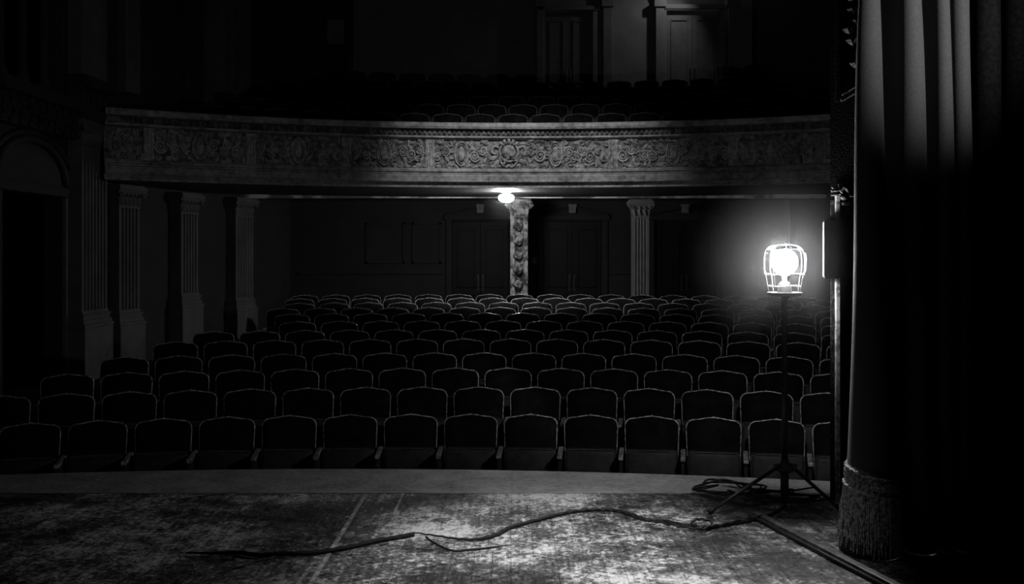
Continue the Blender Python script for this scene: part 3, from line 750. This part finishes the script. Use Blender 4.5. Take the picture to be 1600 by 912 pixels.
# black box beside the lamp
sb = empty('loudspeaker_box', (2.13, 6.74, 1.70)); tag(sb, 'black wedge-shaped box fixed to the proscenium wall beside the caged lamp', 'loudspeaker')
zt, zb_ = E+57*6.6/F, E-35*6.6/F
plan = [(2.017, 6.60), (2.32, 6.60), (2.32, 6.885), (2.094, 6.885)]
bm = bmesh.new(); extrude_plan(bm, [(a-2.13, b-6.74) for a, b in plan], zb_-1.7, zt-1.7); bmesh.ops.bevel(bm, geom=bm.edges[:], offset=0.004, segments=1, affect='EDGES'); mesh_obj('cabinet', bm, M_box, sb)
bm = bmesh.new(); a, b = Vector((2.0155-2.13, 6.60-6.74, 0)), Vector((2.0925-2.13, 6.885-6.74, 0)); n_ = Vector((-(b-a).y, (b-a).x, 0)).normalized()*0.004
extrude_plan(bm, [(a.x, a.y), (b.x, b.y), (b.x+n_.x, b.y+n_.y), (a.x+n_.x, a.y+n_.y)], zb_-1.69, zt-1.71); mesh_obj('side_panel', bm, M_boxside, sb)
bm = bmesh.new(); box(bm, -0.09, 0.17, -0.146, -0.14, zb_-1.68, zt-1.72, .002); mesh_obj('grille', bm, M_box, sb)

# ------------------------------------------------------------------ caged stage lamp
LX, LY, LZ = 1.802, 6.77, 1.612
gl = empty('ghost_light', (LX, LY, 0)); tag(gl, 'bare caged bulb glowing on a black tripod stand at the stage edge', 'lamp')
bm = bmesh.new(); lathe(bm, [(0, 0.088), (0.03, 0.083), (0.058, 0.066), (0.08, 0.034), (0.087, 0), (0.082, -0.032), (0.06, -0.064), (0.034, -0.083), (0.02, -0.09), (0, -0.09)], 28)
mesh_obj('bulb', bm, emit('bulb_glass', BULB), gl, True, loc=(0, 0, LZ))
bm = bmesh.new(); lathe(bm, [(0, -0.091), (0.016, -0.091), (0.016, -0.125), (0.030, -0.135), (0.042, -0.15), (0.046, -0.19), (0.05, -0.2), (0.052, -0.212), (0, -0.212)], 20)
mesh_obj('socket', bm, M_black, gl, True, loc=(0, 0, LZ))
bm = bmesh.new(); cp = [(0.100, -0.205), (0.108, -0.15), (0.118, -0.09), (0.128, -0.06), (0.130, 0.0), (0.127, 0.045), (0.112, 0.085), (0.085, 0.105), (0.045, 0.113), (0.02, 0.114)]
for k in range(7):
    a = 2*PI*k/7+0.3; j = random.uniform(.96, 1.05)
    tube(bm, smoothpath([(r_*j*math.cos(a), r_*j*math.sin(a), z_) for r_, z_ in cp], 3), 0.0012, 5)
mesh_obj('cage_wires', bm, M_wire, gl, True, loc=(0, 0, LZ))
for (rr, zz, tr) in ((0.128, -0.082, .0017), (0.115, 0.082, .0014), (0.02, 0.114, .0016), (0.104, -0.16, .0014)):
    bm = bmesh.new(); tube(bm, [(rr*math.cos(2*PI*i/28), rr*math.sin(2*PI*i/28), zz+0.004*math.sin(3*2*PI*i/28)) for i in range(28)], tr, 5, closed=True); mesh_obj('cage_hoop', bm, M_wire, gl, True, loc=(0, 0, LZ))
for s in (-1, 1):   # squarish side guards
    bm = bmesh.new(); tube(bm, smoothpath([(s*.118, -.02, .06), (s*.135, -.02, .052), (s*.137, -.02, 0), (s*.133, -.02, -.06), (s*.118, -.02, -.082)], 4), .0017, 5); mesh_obj('side_guard', bm, M_wire, gl, True, loc=(0, 0, LZ))
bm = bmesh.new(); lathe(bm, [(0.0, -0.216), (0.09, -0.212), (0.112, -0.200), (0.113, -0.205), (0.095, -0.222), (0.0, -0.228)], 28); mesh_obj('cage_dish', bm, M_wire, gl, True, loc=(0, 0, LZ))
bm = bmesh.new(); lathe(bm, [(0, LZ-0.226), (0.022, LZ-0.226), (0.024, LZ-.30), (0.018, LZ-.31), (0.018, 0.85), (0.0215, 0.84), (0.0215, 0.30), (0, 0.30)], 16); mesh_obj('pole', bm, M_black, gl, True)
bm = bmesh.new(); lathe(bm, [(0, 0.31), (0.027, 0.31), (0.027, 0.02), (0, 0.02)], 16); mesh_obj('lower_tube', bm, M_black, gl, True)
bm = bmesh.new(); lathe(bm, [(0, 0.29), (0.04, 0.285), (0.06, 0.265), (0.062, 0.235), (0.035, 0.22), (0, 0.22)], 18); mesh_obj('hub', bm, M_black, gl, True)
for (a, zz) in ((2.9, LZ-.265), (0.3, LZ-.265), (2.6, LZ-.345), (0.1, .86)):
    bm = bmesh.new(); c_, s_ = math.cos(a), math.sin(a); tube(bm, [(.02*c_, .02*s_, zz), (.045*c_, .045*s_, zz)], .006, 6); tube(bm, [(.046*c_-.012*s_, .046*s_+.012*c_, zz), (.046*c_+.012*s_, .046*s_-.012*c_, zz+.004)], .007, 6); mesh_obj('wing_screw', bm, M_wire if zz > 1.3 else M_black, gl)
for (fx, fy) in ((1.26, 6.55), (2.12, 6.60), (1.93, 7.22)):
    d = Vector((fx-LX, fy-LY, 0)); u = d.normalized()
    bm = bmesh.new(); tube(bm, [u*0.055+Vector((0, 0, .26)), d*0.97+Vector((0, 0, .022))], .0125, 8); lg = mesh_obj('leg', bm, M_black, gl, True)
    bm = bmesh.new(); tube(bm, [d*0.93+Vector((0, 0, .035)), d*1.0+Vector((0, 0, .012))], .016, 8); mesh_obj('rubber_foot', bm, M_rubber, lg, True)
    bm = bmesh.new(); tube(bm, [u*0.028+Vector((0, 0, .10)), d*0.55+Vector((0, 0, .145))], .006, 6); mesh_obj('brace', bm, M_black, gl)
    bm = bmesh.new(); box(bm, -.02, .02, -.012, .012, -.02, .02, .004); o = mesh_obj('hinge', bm, M_black, gl, loc=u*.06+Vector((0, 0, .262))); o.rotation_euler.z = math.atan2(u.y, u.x)

# scattering volume shaped to imitate the halo round the bulb
R = 0.70
bm = bmesh.new(); bmesh.ops.create_uvsphere(bm, u_segments=40, v_segments=24, radius=R)
for v in bm.verts:
    v.co.x = min(v.co.x, 0.275)
hz = bpy.data.materials.new('thin_halo'); hz.use_nodes = True; nt = hz.node_tree; nt.nodes.remove(nt.nodes['Principled BSDF'])
vs = nt.nodes.new('ShaderNodeVolumeScatter'); vs.inputs['Anisotropy'].default_value = 0.0
g = nt.nodes.new('ShaderNodeNewGeometry'); ds = nt.nodes.new('ShaderNodeVectorMath'); ds.operation = 'DISTANCE'; ds.inputs[1].default_value = (LX, LY, LZ)
mr = nt.nodes.new('ShaderNodeMapRange'); mr.interpolation_type = 'SMOOTHSTEP'; mr.inputs['From Min'].default_value = 0.0; mr.inputs['From Max'].default_value = R; mr.inputs['To Min'].default_value = 0.062; mr.inputs['To Max'].default_value = 0.0
nt.links.new(g.outputs['Position'], ds.inputs[0]); nt.links.new(ds.outputs['Value'], mr.inputs['Value']); nt.links.new(mr.outputs[0], vs.inputs['Density'])
nt.links.new(vs.outputs[0], nt.nodes['Material Output'].inputs['Volume'])
hzo = mesh_obj('lamp_halo', bm, hz, loc=(LX, LY, LZ)); tag(hzo, 'soft glow around the caged bulb, imitated by an added volume', 'lamp_halo', kind='stuff')

def halo_ball(c, R_, dens, label, clipx=None):  # added volume imitating lens bloom around a lamp
    bm = bmesh.new(); bmesh.ops.create_uvsphere(bm, u_segments=32, v_segments=18, radius=R_)
    m_ = hz.copy(); m_.name = 'thin_halo_dome'
    for n_ in m_.node_tree.nodes:
        if n_.type == 'VECT_MATH': n_.inputs[1].default_value = c
        if n_.type == 'MAP_RANGE': n_.inputs['From Max'].default_value = R_; n_.inputs['To Min'].default_value = dens
    for v in bm.verts: v.co.z = min(v.co.z, 2.74-c[2])
    tag(mesh_obj('lamp_halo', bm, m_, loc=c), label, 'lamp_halo', kind='stuff')
halo_ball((q_dome.x, DY, 2.615), 0.5, 0.022, 'soft glow round the dome lamp under the balcony, imitated by an added volume')
# ------------------------------------------------------------------ curtain
ct = empty('stage_curtain', (2.4, 5.75, 0)); tag(ct, 'heavy dark velvet stage curtain hanging in deep folds at right', 'curtain')
K = 5.7/F
# folds: centre column, half width (pixels) at the top and at the bottom, how far the fold stands out
folds = [(1361, 14, 1364, 33, 0.06), (1427, 14, 1440, 22, 0.02), (1480, 10, 1484, 15, 0.0), (1512, 12, 1516, 13, -0.03)]
folds2 = [(1560, 18, 1562, 20, 0.04), (1612, 20, 1612, 20, 0.0), (1668, 22, 1668, 22, .03)]
def fold_plan(z, folds=folds):
    t = min(max((3.1-z)/2.6, 0), 1); tt = t**0.8; pts = []
    for i, (c0, h0, c1_, h1, o) in enumerate(folds):
        cx = (c0+(c1_-c0)*tt-800)*K; r_ = (h0+(h1-h0)*tt)*K
        if c0 < 1400 and z < 0.5: r_ += (0.5-z)*0.07; cx -= (0.5-z)*0.02
        if c0 < 1400: pts.append((cx-r_*0.15, 5.76-o*.6+r_*1.1)); pts.append((cx-r_*0.70, 5.76-o*.6+r_*0.85)); pts.append((cx-r_*0.93, 5.76-o*.6+r_*0.45))
        else: pts.append((cx-r_-0.012, 5.93)); pts.append((cx-r_*1.0, 5.82))
        for k in range(11):
            a = PI+PI*k/10; pts.append((cx+r_*math.cos(a), 5.76-o*0.6+r_*1.25*math.sin(a)))
        pts.append((cx+r_*1.0+0.002, 5.84)); pts.append((cx+r_+0.01, 5.95))
    return pts
zs = [0.004+(5.6-0.004)*(i/44)**1.15 for i in range(45)]
bm = bmesh.new(); rows = []
for z in zs:
    rows.append([bm.verts.new((x_-2.4+0.006*math.sin(2.1*z+9*x_), y_-5.75+0.006*math.sin(3*z+7*x_), z)) for x_, y_ in fold_plan(z)])
for a, b in zip(rows, rows[1:]):
    for k in range(len(a)-1): bm.faces.new((a[k], a[k+1], b[k+1], b[k]))
cv = mesh_obj('curtain_cloth', bm, M_curtain, ct, True, normals=False)
md = cv.modifiers.new('thick', 'SOLIDIFY'); md.thickness = 0.006; md.offset = 0
mk = empty('masking_curtain', (2.8, 5.8, 0)); tag(mk, 'black masking curtain in shadow at the far right edge', 'curtain')
bm = bmesh.new(); rows = []
for z in zs:
    rows.append([bm.verts.new((x_-2.8, y_-5.7, z)) for x_, y_ in fold_plan(z, folds2)])
for a, b in zip(rows, rows[1:]):
    for k in range(len(a)-1): bm.faces.new((a[k], a[k+1], b[k+1], b[k]))
cv2 = mesh_obj('curtain_cloth', bm, mat('black_serge', .004, .008, 40, .9, spec=.05), mk, True, normals=False)
md = cv2.modifiers.new('thick', 'SOLIDIFY'); md.thickness = 0.006; md.offset = 0
# trimmed band and fringe round the first fold
def rim_pt(z, u, out=0.0):   # u 0..1 round the front of the first fold
    pl_ = fold_plan(z)[:15]; f_ = u*(len(pl_)-1); i = min(int(f_), len(pl_)-2); t = f_-i
    a, b = Vector((*pl_[i], 0)), Vector((*pl_[i+1], 0)); p_ = a.lerp(b, t); c = Vector(((1364-800)*K-.01, 5.80, 0)); d = (p_-c).normalized()
    return Vector((p_.x+d.x*out-2.4, p_.y+d.y*out-5.75, z))
def zband(u): return 0.50-0.085*max(0, u-0.1)
bm = bmesh.new(); nb = 40; rws = []
for (dz, o_) in ((0.0, 0.004), (-0.01, 0.016), (-0.03, 0.018), (-0.035, 0.012), (-0.10, 0.016), (-0.105, 0.022), (-0.125, 0.022), (-0.135, 0.006)):
    rws.append([bm.verts.new(rim_pt(zband(j/nb)+dz, j/nb, o_)) for j in range(nb+1)])
for a, b in zip(rws, rws[1:]):
    for k in range(nb): bm.faces.new((a[k], a[k+1], b[k+1], b[k]))
mesh_obj('fringe_band', bm, M_fringe, ct, True)
for (dz, rr) in ((-0.018, .007), (-0.115, .008), (-.068, .005)):
    bm = bmesh.new(); tube(bm, [rim_pt(zband(j/60)+dz+0.004*math.sin(j*1.9), j/60, 0.022+.003*math.cos(j*1.9)) for j in range(61)], rr, 6); mesh_obj('braid_cord', bm, M_fringe, ct, True)
bm = bmesh.new()
for j in range(34):   # lattice of loops on the band
    u = (j+.5)/34; c = rim_pt(zband(u)-0.067, u, .024); d = rim_pt(zband(u)-0.067, min(u+.012, 1), .024)-c
    tube(bm, [c+d*0.9*math.cos(a)+Vector((0, 0, .026*math.sin(a))) for a in [2*PI*i/8 for i in range(8)]], .0028, 4, closed=True)
o = mesh_obj('band_netting', bm, M_fringe, ct); o['kind'] = 'stuff'
bm = bmesh.new()
for layer in (0, 1):
    for j in range(95):
        u = (j+random.random()*.8)/96; z0 = zband(u)-0.125; ln = random.uniform(.24, .34) if layer else random.uniform(.10, .17)
        pts = []; oo = .010+.008*layer
        for k in range(6):
            t = k/5; zz = max(z0-ln*t, .012); q = rim_pt(zz, min(max(u+random.uniform(-.006, .006), 0), 1), oo+.018*t*math.sin(PI*min(t, .8))+random.uniform(-.002, .003)); pts.append(q)
        tube(bm, pts, [.0042, .0046, .004, .0036, .0032, .003], 4)
o = mesh_obj('bullion_fringe', bm, M_fringe, ct); o['kind'] = 'stuff'
# black masking leg at the far right, behind the curtain
B('masking_flat', 3.3, 5.5, 5.95, 6.0, 0.0, 6.0, M_box); bpy.data.objects['masking_flat']; tag(bpy.data.objects['masking_flat'], 'black masking flat in the wings at far right behind the curtain', 'flat')

# ------------------------------------------------------------------ cables on the stage
def cable(name, pxs, r_, label, k=7, wob=0.0, z=None):
    pts = [PF(a, b, 0) for a, b in pxs]; pts = smoothpath(pts, k)
    for i, p_ in enumerate(pts): p_.z = (r_ if z is None else z)+abs(wob*math.sin(i*0.9)); p_.x += random.uniform(-.002, .002)
    o0 = pts[0].copy(); o0.z = 0; n_ = len(pts); bm = bmesh.new(); tube(bm, [p_-o0 for p_ in pts], [r_*min(1, .35+(n_-1-i)/(n_*.3)) for i in range(n_)], 7)
    o = mesh_obj(name, bm, M_rubber, loc=o0, smooth=True); tag(o, label, 'cable'); return o
cable('power_cable', [(1228, 792), (1205, 806), (1170, 816), (1135, 822), (1100, 827), (1068, 823), (1035, 816), (1008, 814), (985, 806), (960, 800), (935, 799), (905, 801), (880, 805), (840, 815), (800, 826), (778, 837), (750, 845), (715, 845), (680, 840), (645, 835)], 0.011, 'long black cable snaking left from the lamp stand across the stage', wob=.004)
cable('power_cable', [(1195, 811), (1160, 818), (1125, 826), (1095, 829), (1080, 824), (1092, 817), (1112, 822), (1100, 832), (1060, 828), (1025, 821), (1002, 817), (980, 809), (955, 803), (925, 802), (890, 806), (860, 812)], 0.007, 'thinner cable twisted along the long one near the lamp stand', wob=.012, z=.018)
cable('power_cable', [(646, 838), (620, 843), (590, 848), (560, 855), (520, 863), (480, 868), (440, 869), (405, 871), (370, 867), (330, 868), (290, 867)], 0.013, 'dark left end of the cable on the dim stage boards', wob=.003)
cable('power_cable', [(432, 870), (412, 876), (395, 880), (380, 886), (362, 890), (340, 898)], 0.006, 'short frayed strand branching off the cable at lower left')
cable('power_cable', [(665, 840), (680, 850), (705, 861), (735, 860), (765, 857), (792, 853)], 0.006, 'short loose strand lying below the middle of the long cable')
# tangled coils round the stand
def coil(px, py, rx, ry, turns, seed, label, r_):
    rnd = random.Random(seed); c0 = PF(px, py); ctrl = []; n = int(turns*9)
    for i in range(n):
        a = i/9*2*PI*(1+.06*math.sin(i)); q_ = rnd.uniform(.45, 1.15)
        ctrl.append((rx*q_*math.cos(a)+rnd.uniform(-.04, .04), ry*q_*math.sin(a)+rnd.uniform(-.04, .04), r_+0.012+rnd.uniform(0, .03)))
    ctrl[-1] = (ctrl[-1][0], ctrl[-1][1], r_)
    bm = bmesh.new(); tube(bm, smoothpath(ctrl, 5), r_, 6); tag(mesh_obj('cable_coil', bm, M_rubber, loc=c0, smooth=True), label, 'cable')
coil(1140, 770, .24, .24, 3.5, 3, 'tangled coil of black cable beside the left leg of the lamp stand', .007)
coil(1218, 782, .30, .20, 3.0, 9, 'dark loops of cable around the foot of the lamp pole', .006)
# long batten running out to the lower right
a, b = PF(1180, 806), Vector((2.02, 4.6, 0)); d = b-a; ang = math.atan2(d.y, d.x)
bt = empty('wooden_batten', a, ang); tag(bt, 'long low dark batten running along the stage to the lower right', 'batten')
bm = bmesh.new(); box(bm, 0, d.length, -0.02, 0.03, 0.0, 0.028, .006); mesh_obj('lath', bm, mat('batten_wood', 0.03, 0.12, 12, 0.5, stretch=(1, 1, 1)), bt)
bm = bmesh.new(); tube(bm, [(0.02, -0.045, .012), (d.length*.4, -0.05, .012), (d.length, -0.045, .012)], .012, 7); mesh_obj('clipped_cable', bm, M_rubber, bt, True)
